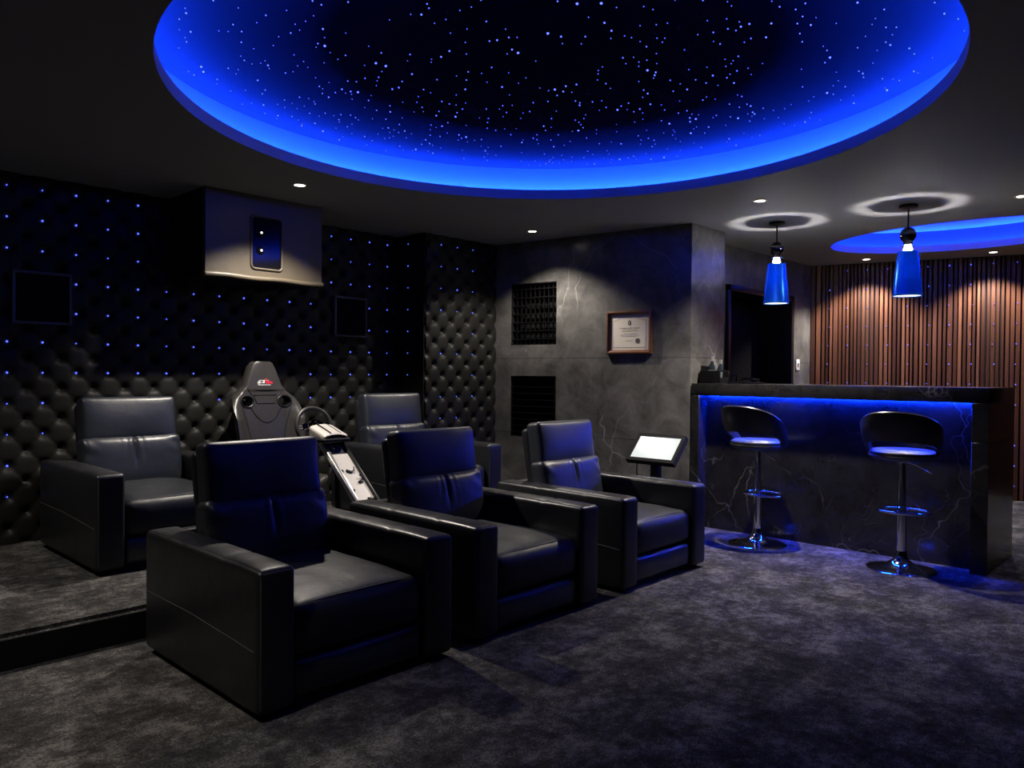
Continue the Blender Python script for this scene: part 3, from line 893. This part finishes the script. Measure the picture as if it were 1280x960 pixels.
for v in bm.verts: v.co = Mw @ V((v.co.x, -v.co.z, v.co.y))
obj('hub', bm, M['darkchrome'], wh)
for s in (-1, 1):
    bm = new_bm(); bbox(bm, (s * .09 - .025, -.035, -.03), (s * .09 + .018, -.028, .025), .003, 1, Mw); obj('paddle', bm, M['darkchrome'], wh)
bm = new_bm(); tube(bm, [(0, .10, .70), Mw @ V((0, -.02, 0))], .025, 10); obj('steering_column', bm, M['black'], sim)
bm = new_bm()                                                # post under the deck
for s in (-1, 1): tube(bm, [(s * .09, .06, .665), (s * .12, .04, .04)], .02, 8)
obj('upright', bm, M['blackmetal'], sim)
bm = new_bm(); lathe(bm, [(0, .02), (.05, .018), (.085, .008), (.095, -.004), (.09, -.012), (0, -.015)], seg=36)
Md = Matrix.Translation((-.16, .02, .46)) @ Matrix.Rotation(math.radians(90), 4, 'X') @ Matrix.Rotation(math.radians(25), 4, 'Y')
for v in bm.verts: v.co = Md @ v.co
d_ = obj('speaker_disc', bm, M['silver'], sim); d_['label'] = 'round silver disc on the left of the rig'
bm = new_bm(); tube(bm, [(-.15, .03, .46), (-.11, .045, .46)], .015, 8); obj('disc_bracket', bm, M['blackmetal'], sim)

# ------------------------------------------------------------------ touchscreen on a stand
ts = thing('touchscreen_stand', 'tilted white-lit touchscreen on a black post beside the front-row armchair near the bar', 'screen', (5.2, 3.34, 0))
tilt = V((.19, 0, .20)).normalized(); xd = V((0, -1, 0)); zd = xd.cross(tilt)
Mt = frame_matrix((-.105, 0, .615), xd, tilt, zd)
if zd.x > 0: Mt = frame_matrix((-.105, 0, .615), xd, tilt, -zd)
hw2 = .222; hh = .28
bm = new_bm(); fo = .03
for lo, hi in (((-hw2, 0, -.045), (-hw2 + fo, hh, .004)), ((hw2 - fo, 0, -.045), (hw2, hh, .004)), ((-hw2 + fo, 0, -.045), (hw2 - fo, fo, .004)), ((-hw2 + fo, hh - fo, -.045), (hw2 - fo, hh, .004)), ((-hw2 + fo, fo, -.045), (hw2 - fo, hh - fo, -.006))):
    box(bm, lo, hi, Mt)
obj('bezel', bm, M['dark'], ts, smooth=False)
bm = new_bm(); box(bm, (-hw2 + fo, fo, -.006), (hw2 - fo, hh - fo, -.002), Mt); s_ = obj('display', bm, M['screen'], ts, smooth=False)
bm = new_bm(); bbox(bm, (-.06, .06, -.07), (.06, .2, -.03), .01, 2, Mt); obj('mount', bm, M['blackmetal'], ts)
bm = new_bm(); bbox(bm, (-.03, -.035, .02), (.03, .035, .68), .006); obj('post', bm, M['blackmetal'], ts)
bm = new_bm(); bbox(bm, (-.17, -.2, 0), (.17, .2, .02), .006); obj('base_plate', bm, M['blackmetal'], ts)
bm = new_bm(); tube(bm, [Mt @ V((-.15, .06, -.03)), (-.02, .17, .50), (.0, .10, .35), (.0, .036, .25)], .005, 8); obj('cable', bm, M['black'], ts)

# ------------------------------------------------------------------ bar
bar = thing('bar_counter', 'black veined marble bar with blue light glowing under its top', 'bar', (0, 0, 0))
BX0, BX1, BY0, BY1, BZ = 5.73, 6.51, 1.15, 3.338, 1.230
bar.location = (BX0, (BY0 + BY1) / 2, 0); bl = (BY1 - BY0) / 2; bdp = BX1 - BX0
bm = new_bm(); bbox(bm, (0, -bl, BZ - .10), (bdp, bl, BZ), .003, 2); obj('bar_top', bm, M['bmarble'], bar)
bm = new_bm(); bbox(bm, (0, bl - .075, 0), (bdp, bl, BZ - .101), .002, 1); obj('end_panel', bm, M['bmarble'], bar)
bm = new_bm(); bbox(bm, (0, -bl, 0), (bdp, -bl + .10, .868), .002, 1); bbox(bm, (0, -bl, .871), (bdp, -bl + .10, BZ - .101), .002, 1); obj('end_panel', bm, M['bmarble'], bar)
bm = new_bm(); box(bm, (.125, -bl + .10, 0), (.155, bl - .075, BZ - .10)); obj('front_panel', bm, M['bmarble'], bar, smooth=False)
bm = new_bm(); box(bm, (.109, -bl + .115, BZ - .1016), (.121, bl - .09, BZ - .1004)); obj('led_strip', bm, M['barled'], bar, smooth=False)

# things on the bar
cd = thing('bottle_caddy', 'black open caddy holding two bottles at the left end of the bar', 'caddy', (5.90, 3.215, BZ))
bm = new_bm()
for lo, hi in (((-.08, -.095, 0), (.08, .095, .012)), ((-.08, -.095, .012), (-.07, .095, .11)), ((.07, -.095, .012), (.08, .095, .11)), ((-.07, .085, .012), (.07, .095, .15)), ((-.07, -.095, .012), (.07, -.085, .05))): bbox(bm, lo, hi, .003, 1)
obj('body', bm, M['dark2'], cd)
def bottle(x, y, ax, ay, h, r, label, capm):
    t = thing('bottle', label, 'bottle', (x, y, BZ + .018)); t.rotation_euler = (ax, ay, 0)
    bm = new_bm(); lathe(bm, [(0, 0), (r * .95, 0), (r, .01), (r, h * .5), (r * .8, h * .62), (r * .42, h * .74), (r * .38, h * .86), (0, h * .86)], seg=20)
    obj('glass_body', bm, M['bottle'], t)
    bm = new_bm(); lathe(bm, [(r * .40, h * .80), (r * .46, h * .81), (r * .46, h), (0, h)], seg=16); obj('cap', bm, capm, t)
    bm = new_bm(); lathe(bm, [(r * 1.01, h * .15), (r * 1.02, h * .45)], seg=20); obj('bottle_label', bm, M['foil'] if h > .2 else M['spkframe'], t)
bottle(5.90, 3.25, math.radians(4), 0, .215, .030, 'silver-topped bottle leaning in the black caddy on the bar', M['foil'])
bottle(5.90, 3.178, math.radians(7), 0, .185, .027, 'smaller dark blue bottle leaning in the black caddy on the bar', M['foil'])
ty = thing('serving_tray', 'low dark tray with a small silver cover lying on the bar top', 'tray', (6.03, 2.99, BZ))
bm = new_bm(); rbox(bm, (0, 0, .007), (.16, .26, .014), .006, (4, 6, 2)); obj('tray_base', bm, M['blackgloss'], ty)
bm = new_bm(); rbox(bm, (0, -.03, .034), (.10, .14, .018), .008, (4, 8, 2), lambda u, p: p + V((0, 0, .008 * (1 - u.y ** 2)))); o = obj('cover', bm, M['darkchrome'], ty)
bm = new_bm()
for y in (-.09, .03): tube(bm, [(0, y, .013), (0, y, .03)], .006, 8)
obj('cover_leg', bm, M['chrome'], ty)

# ------------------------------------------------------------------ bar stools
def make_stool(label):
    t = thing('bar_stool', label, 'bar stool', (0, 0, 0), 0, 'chrome bar stools at the marble bar')
    # local +x looks to the bar; the back curves round -x
    bm = new_bm(); lathe(bm, [(0, 0), (.214, 0), (.216, .006), (.205, .012), (.15, .020), (.09, .036), (.055, .062), (.040, .095), (.035, .125), (0, .125)], seg=48)
    obj('base', bm, M['chrome'], t)
    bm = new_bm(); lathe(bm, [(.030, .12), (.030, .40), (.032, .402), (.032, .42), (.024, .425), (.024, .72), (.036, .724), (.036, .735), (0, .735)], seg=28)
    p_ = obj('pole', bm, M['chrome'], t)
    bm = new_bm(); pts = []
    for k in range(40):
        a = 2 * PI * k / 40; pts.append((.075 + .125 * math.cos(a), .165 * math.sin(a), .382))
    tube(bm, pts, .0095, 10, closed=True); tube(bm, [(-.05, 0, .382), (.0, 0, .382)], .012, 8); tube(bm, [(0, .03, .382), (.02, .15, .382)], .007, 8); tube(bm, [(0, -.03, .382), (.02, -.15, .382)], .007, 8)
    lathe(bm, [(.031, .365), (.037, .367), (.037, .397), (.031, .399)], seg=20)
    obj('footrest', bm, M['chrome'], t)
    bm = new_bm(); tube(bm, [(-.02, -.03, .728), (-.04, -.09, .715), (-.05, -.14, .69), (-.05, -.185, .668)], [.005, .005, .005, .007], 8); obj('lever', bm, M['chrome'], t)
    bm = new_bm(); lathe(bm, [(0, .735), (.14, .735), (.18, .742), (.203, .758), (.210, .775), (.205, .796), (.185, .809), (.12, .814), (0, .812)], seg=48)
    s_ = obj('seat', bm, M['leather_blue'], t)
    bm = new_bm(); tube(bm, [(.2095 * math.cos(2 * PI * k / 48), .2095 * math.sin(2 * PI * k / 48), .772) for k in range(48)], .004, 6, closed=True); obj('piping', bm, M['leather'], s_)
    # wrap-round back: a flaring band that comes down into the seat sides
    bm = new_bm(); n = 60; rings = []
    amax = math.radians(108)
    for i in range(n + 1):
        a = -amax + 2 * amax * i / n; u = abs(a) / amax
        e = math.sqrt(max(0, 1 - u ** 2.3))
        e = max(0, 1 - u ** 2.2); zt = .80 + .268 * e; zb = .765 + .112 * math.sqrt(max(0, 1 - (min(1, u / .80)) ** 2.2)) if u < .8 else .765
        zt = max(zt, zb + .03)
        ring = []; prof = []
        for k in range(9):
            f_ = k / 8; z = zb + (zt - zb) * f_
            prof.append((.205 + .09 * ((z - .765) / .30) ** 1.0 * (1 - .35 * u * u), z))
        th = .017
        for r_, z in prof: ring.append((r_ - th * (.5 + .5 * math.sin(PI * (z - zb) / (zt - zb + 1e-6))), z))
        ring = ring + [(prof[-1][0], prof[-1][1] + .008)] + [(r_ + th * (.5 + .5 * math.sin(PI * (z - zb) / (zt - zb + 1e-6))), z) for r_, z in prof[::-1]]
        rings.append([bm.verts.new((-r_ * math.cos(a), r_ * math.sin(a), z)) for r_, z in ring])
    for a_, b_ in zip(rings, rings[1:]):
        m_ = len(a_)
        for k in range(m_): bm.faces.new((a_[k], a_[(k + 1) % m_], b_[(k + 1) % m_], b_[k]))
    bm.faces.new(rings[0]); bm.faces.new(rings[-1][::-1])
    obj('backrest', bm, M['leather'], t)
    return t
st = make_stool('chrome and black bar stool standing left, nearer the grey stone pier')
st.location = (5.55, 2.645, 0); st.rotation_euler = (0, 0, math.radians(-8))
dup(st, (5.53, 1.61, 0), math.radians(6), 'chrome and black bar stool standing right, nearer the open end of the bar', 'chrome bar stools at the marble bar')

# ------------------------------------------------------------------ pendants
def make_pendant(label):
    t = thing('pendant_lamp', label, 'pendant lamp', (0, 0, CZ), 0, 'blue pendant lamps over the bar')
    z0 = -CZ
    bm = new_bm(); lathe(bm, [(0, 0), (.064, 0), (.066, -.006), (.064, -.022), (.02, -.03), (0, -.03)], seg=32); obj('canopy', bm, M['blackmetal'], t)
    bm = new_bm(); lathe(bm, [(.006, -.03), (.006, -.165), (.013, -.168), (.013, -.18), (0, -.18)], seg=14); obj('rod', bm, M['blackmetal'], t)
    bm = new_bm(); lathe(bm, [(0, -.165), (.025, -.17), (.046, -.188), (.058, -.215), (.058, -.235), (.046, -.262), (.030, -.276), (.034, -.288), (.024, -.298), (0, -.30)], seg=32); obj('globe', bm, M['darkchrome'], t)
    bm = new_bm(); lathe(bm, [(0, -.296), (.040, -.298), (.052, -.303), (.040, -.309), (0, -.311)], seg=64); obj('collar', bm, M['chrome'], t)
    bm = new_bm(); lathe(bm, [(0, -.308), (.018, -.312), (.029, -.326), (.029, -.336), (.018, -.347), (0, -.349)], seg=40); obj('neck_ball', bm, M['glowglass'], t)
    bm = new_bm(); lathe(bm, [(0, -.345), (.049, -.347), (.051, -.352), (0, -.352)], seg=128)
    obj('top_cap', bm, M['chrome'], t)
    bm = new_bm()
    prof = [(.070 + .034 * (k / 10) ** .85, -.35 - .335 * k / 10) for k in range(11)]
    lathe(bm, prof + [(r - .003, z) for r, z in prof[::-1]], seg=128, closed=True)
    for a in (0, 2 * PI / 3, 4 * PI / 3): tube(bm, [(.05 * math.cos(a), .05 * math.sin(a), -.351), (.069 * math.cos(a), .069 * math.sin(a), -.353)], .002, 5)
    obj('shade', bm, M['shade'], t)
    bm = new_bm(); lathe(bm, [(0, -.672), (.1005, -.672), (.1005, -.678), (0, -.678)], seg=40); obj('diffuser', bm, M['diffuser'], t)
    l = bpy.data.lights.new('pendant_bulb', 'POINT'); l.energy = 34; l.color = (1, .95, .9); l.shadow_soft_size = .011
    lo = bpy.data.objects.new('pendant_bulb', l); lo.location = (0, 0, 2.165 - CZ); link(lo, t)
    l = bpy.data.lights.new('pendant_beam', 'SPOT'); l.energy = 60; l.color = (1, .9, .78); l.spot_size = math.radians(120); l.spot_blend = .8; l.shadow_soft_size = .05
    lo = bpy.data.objects.new('pendant_beam', l); lo.location = (0, 0, -.70); link(lo, t)
    return t
pd = make_pendant('blue pendant lamp over the left part of the bar, before the dark doorway')
pd.location = (6.17, 2.80, CZ)
dup(pd, (6.20, 1.79, CZ), 0, 'blue pendant lamp over the right part of the bar, in front of the walnut slats', 'blue pendant lamps over the bar')

# ------------------------------------------------------------------ certificate, switch
cc = MS @ V(((s_of(4.137) + s_of(3.695)) / 2, 0, 1.483))
ct = thing('framed_certificate', 'certificate with a dark seal in a mahogany frame on the grey stone wall', 'certificate', cc, math.atan2(SD.y, SD.x))
sg = -1     # room side is local -y*? decided below
if V((-SD.y, SD.x)).dot(SN) < 0: sg = 1
hw3, hh3 = (s_of(3.695) - s_of(4.137)) / 2, .385
def CB(bm, x0, x1, d0, d1, z0, z1): box(bm, (x0, min(sg * d0, sg * d1), z0), (x1, max(sg * d0, sg * d1), z1))
bm = new_bm(); fw = .038
def fpiece(a, b):                     # mitred moulding piece between outer corners a->b
    pass
prof = [(0, .002), (0, .030), (.006, .038), (.016, .040), (.026, .030), (.034, .024), (.038, .016), (.038, .002)]
loops = []
for off, dep in prof:
    loops.append([bm.verts.new((x, sg * dep, z)) for x, z in ((-hw3 + off, off), (hw3 - off, off), (hw3 - off, hh3 - off), (-hw3 + off, hh3 - off))])
for a_, b_ in zip(loops, loops[1:] + loops[:1]):
    for k in range(4): bm.faces.new((a_[k], a_[(k + 1) % 4], b_[(k + 1) % 4], b_[k]))
obj('frame', bm, M['frame'], ct)
bm = new_bm(); CB(bm, -hw3 + .036, hw3 - .036, .004, .014, .036, hh3 - .036); pp = obj('certificate_paper', bm, M['paper'], ct, smooth=False)
bm = new_bm(); px0, px1, pz0, pz1 = -hw3 + .058, hw3 - .058, .058, hh3 - .058
d0, d1 = .0145, .0155
CB(bm, px0, px0 + .003, d0, d1, pz0, pz1 - .028); CB(bm, px1 - .003, px1, d0, d1, pz0, pz1 - .028); CB(bm, px0, px1, d0, d1, pz0, pz0 + .003)
n = 16
for k in range(n):
    xa = px0 + (px1 - px0) * k / n; xb = px0 + (px1 - px0) * (k + 1) / n; um = abs((xa + xb) / (px1 - px0)); zz = pz1 - .030 * max(0, um - .45) / .55
    CB(bm, xa, xb, d0, d1, zz - .004, zz)
obj('border', bm, M['inkl'], pp, smooth=False)
bm = new_bm(); xm = 0
for k in range(22):
    xx = -.095 + .19 * k / 22
    if k not in (2, 9, 15): CB(bm, xx, xx + .0068, d0, d1, hh3 * .60 - .002, hh3 * .60 + (.0025 if k % 3 else .005))
obj('title_line', bm, M['inkl2'], pp, smooth=False)
bm = new_bm()
for z, wd in ((.215, .07), (.203, .085), (.182, .06), (.170, .09), (.158, .075), (.118, .03)):
    x = -wd
    while x < wd:
        l_ = random.uniform(.006, .018); CB(bm, x, min(wd, x + l_), d0, d1, z, z + .0032); x += l_ + .004
obj('text_line', bm, M['inkl'], pp, smooth=False)
def cdisc(r, x, z, m, name, drop=False):
    bm = new_bm(); pts = []
    for k in range(28):
        a = 2 * PI * k / 28; rr = r * (1 + .45 * max(0, math.sin(a)) ** 6 if drop else 1); pts.append((x + r * .9 * math.cos(a) if drop else x + rr * math.cos(a), z + rr * math.sin(a)))
    a_ = [bm.verts.new((p, sg * d0, q)) for p, q in pts]; b_ = [bm.verts.new((p, sg * .017, q)) for p, q in pts]
    bm.faces.new(a_[::-1]); bm.faces.new(b_)
    for k in range(28): bm.faces.new((a_[k], a_[(k + 1) % 28], b_[(k + 1) % 28], b_[k]))
    return obj(name, bm, m, pp, smooth=False)
e_ = cdisc(.017, 0, hh3 - .108, M['ink'], 'emblem', True)
cdisc(.0215, .082, .118, M['ink'], 'seal')
bm = new_bm()
pts = [(0, .0172, hh3 - .095), (.006, .0172, hh3 - .108), (0, .0172, hh3 - .117), (-.006, .0172, hh3 - .108)]
a_ = [bm.verts.new((x, sg * y, z)) for x, y, z in pts]; b_ = [bm.verts.new((x, sg * (y + .0008), z)) for x, y, z in pts]
bm.faces.new(a_); bm.faces.new(b_[::-1])
for k in range(4): bm.faces.new((a_[k], a_[(k + 1) % 4], b_[(k + 1) % 4], b_[k]))
obj('emblem_centre', bm, M['paper'], pp, smooth=False)

sw = thing('light_switch', 'small white switch plate on the stone wall right of the dark doorway', 'switch', (8.56, dwy(8.56), 1.365))
bm = new_bm(); bbox(bm, (-.045, -.012, 0), (.045, 0, .125), .003, 2); obj('plate', bm, M['plastic'], sw)
bm = new_bm(); bbox(bm, (-.015, -.018, .04), (.015, -.012, .085), .002, 1); obj('rocker', bm, M['alu'], sw)
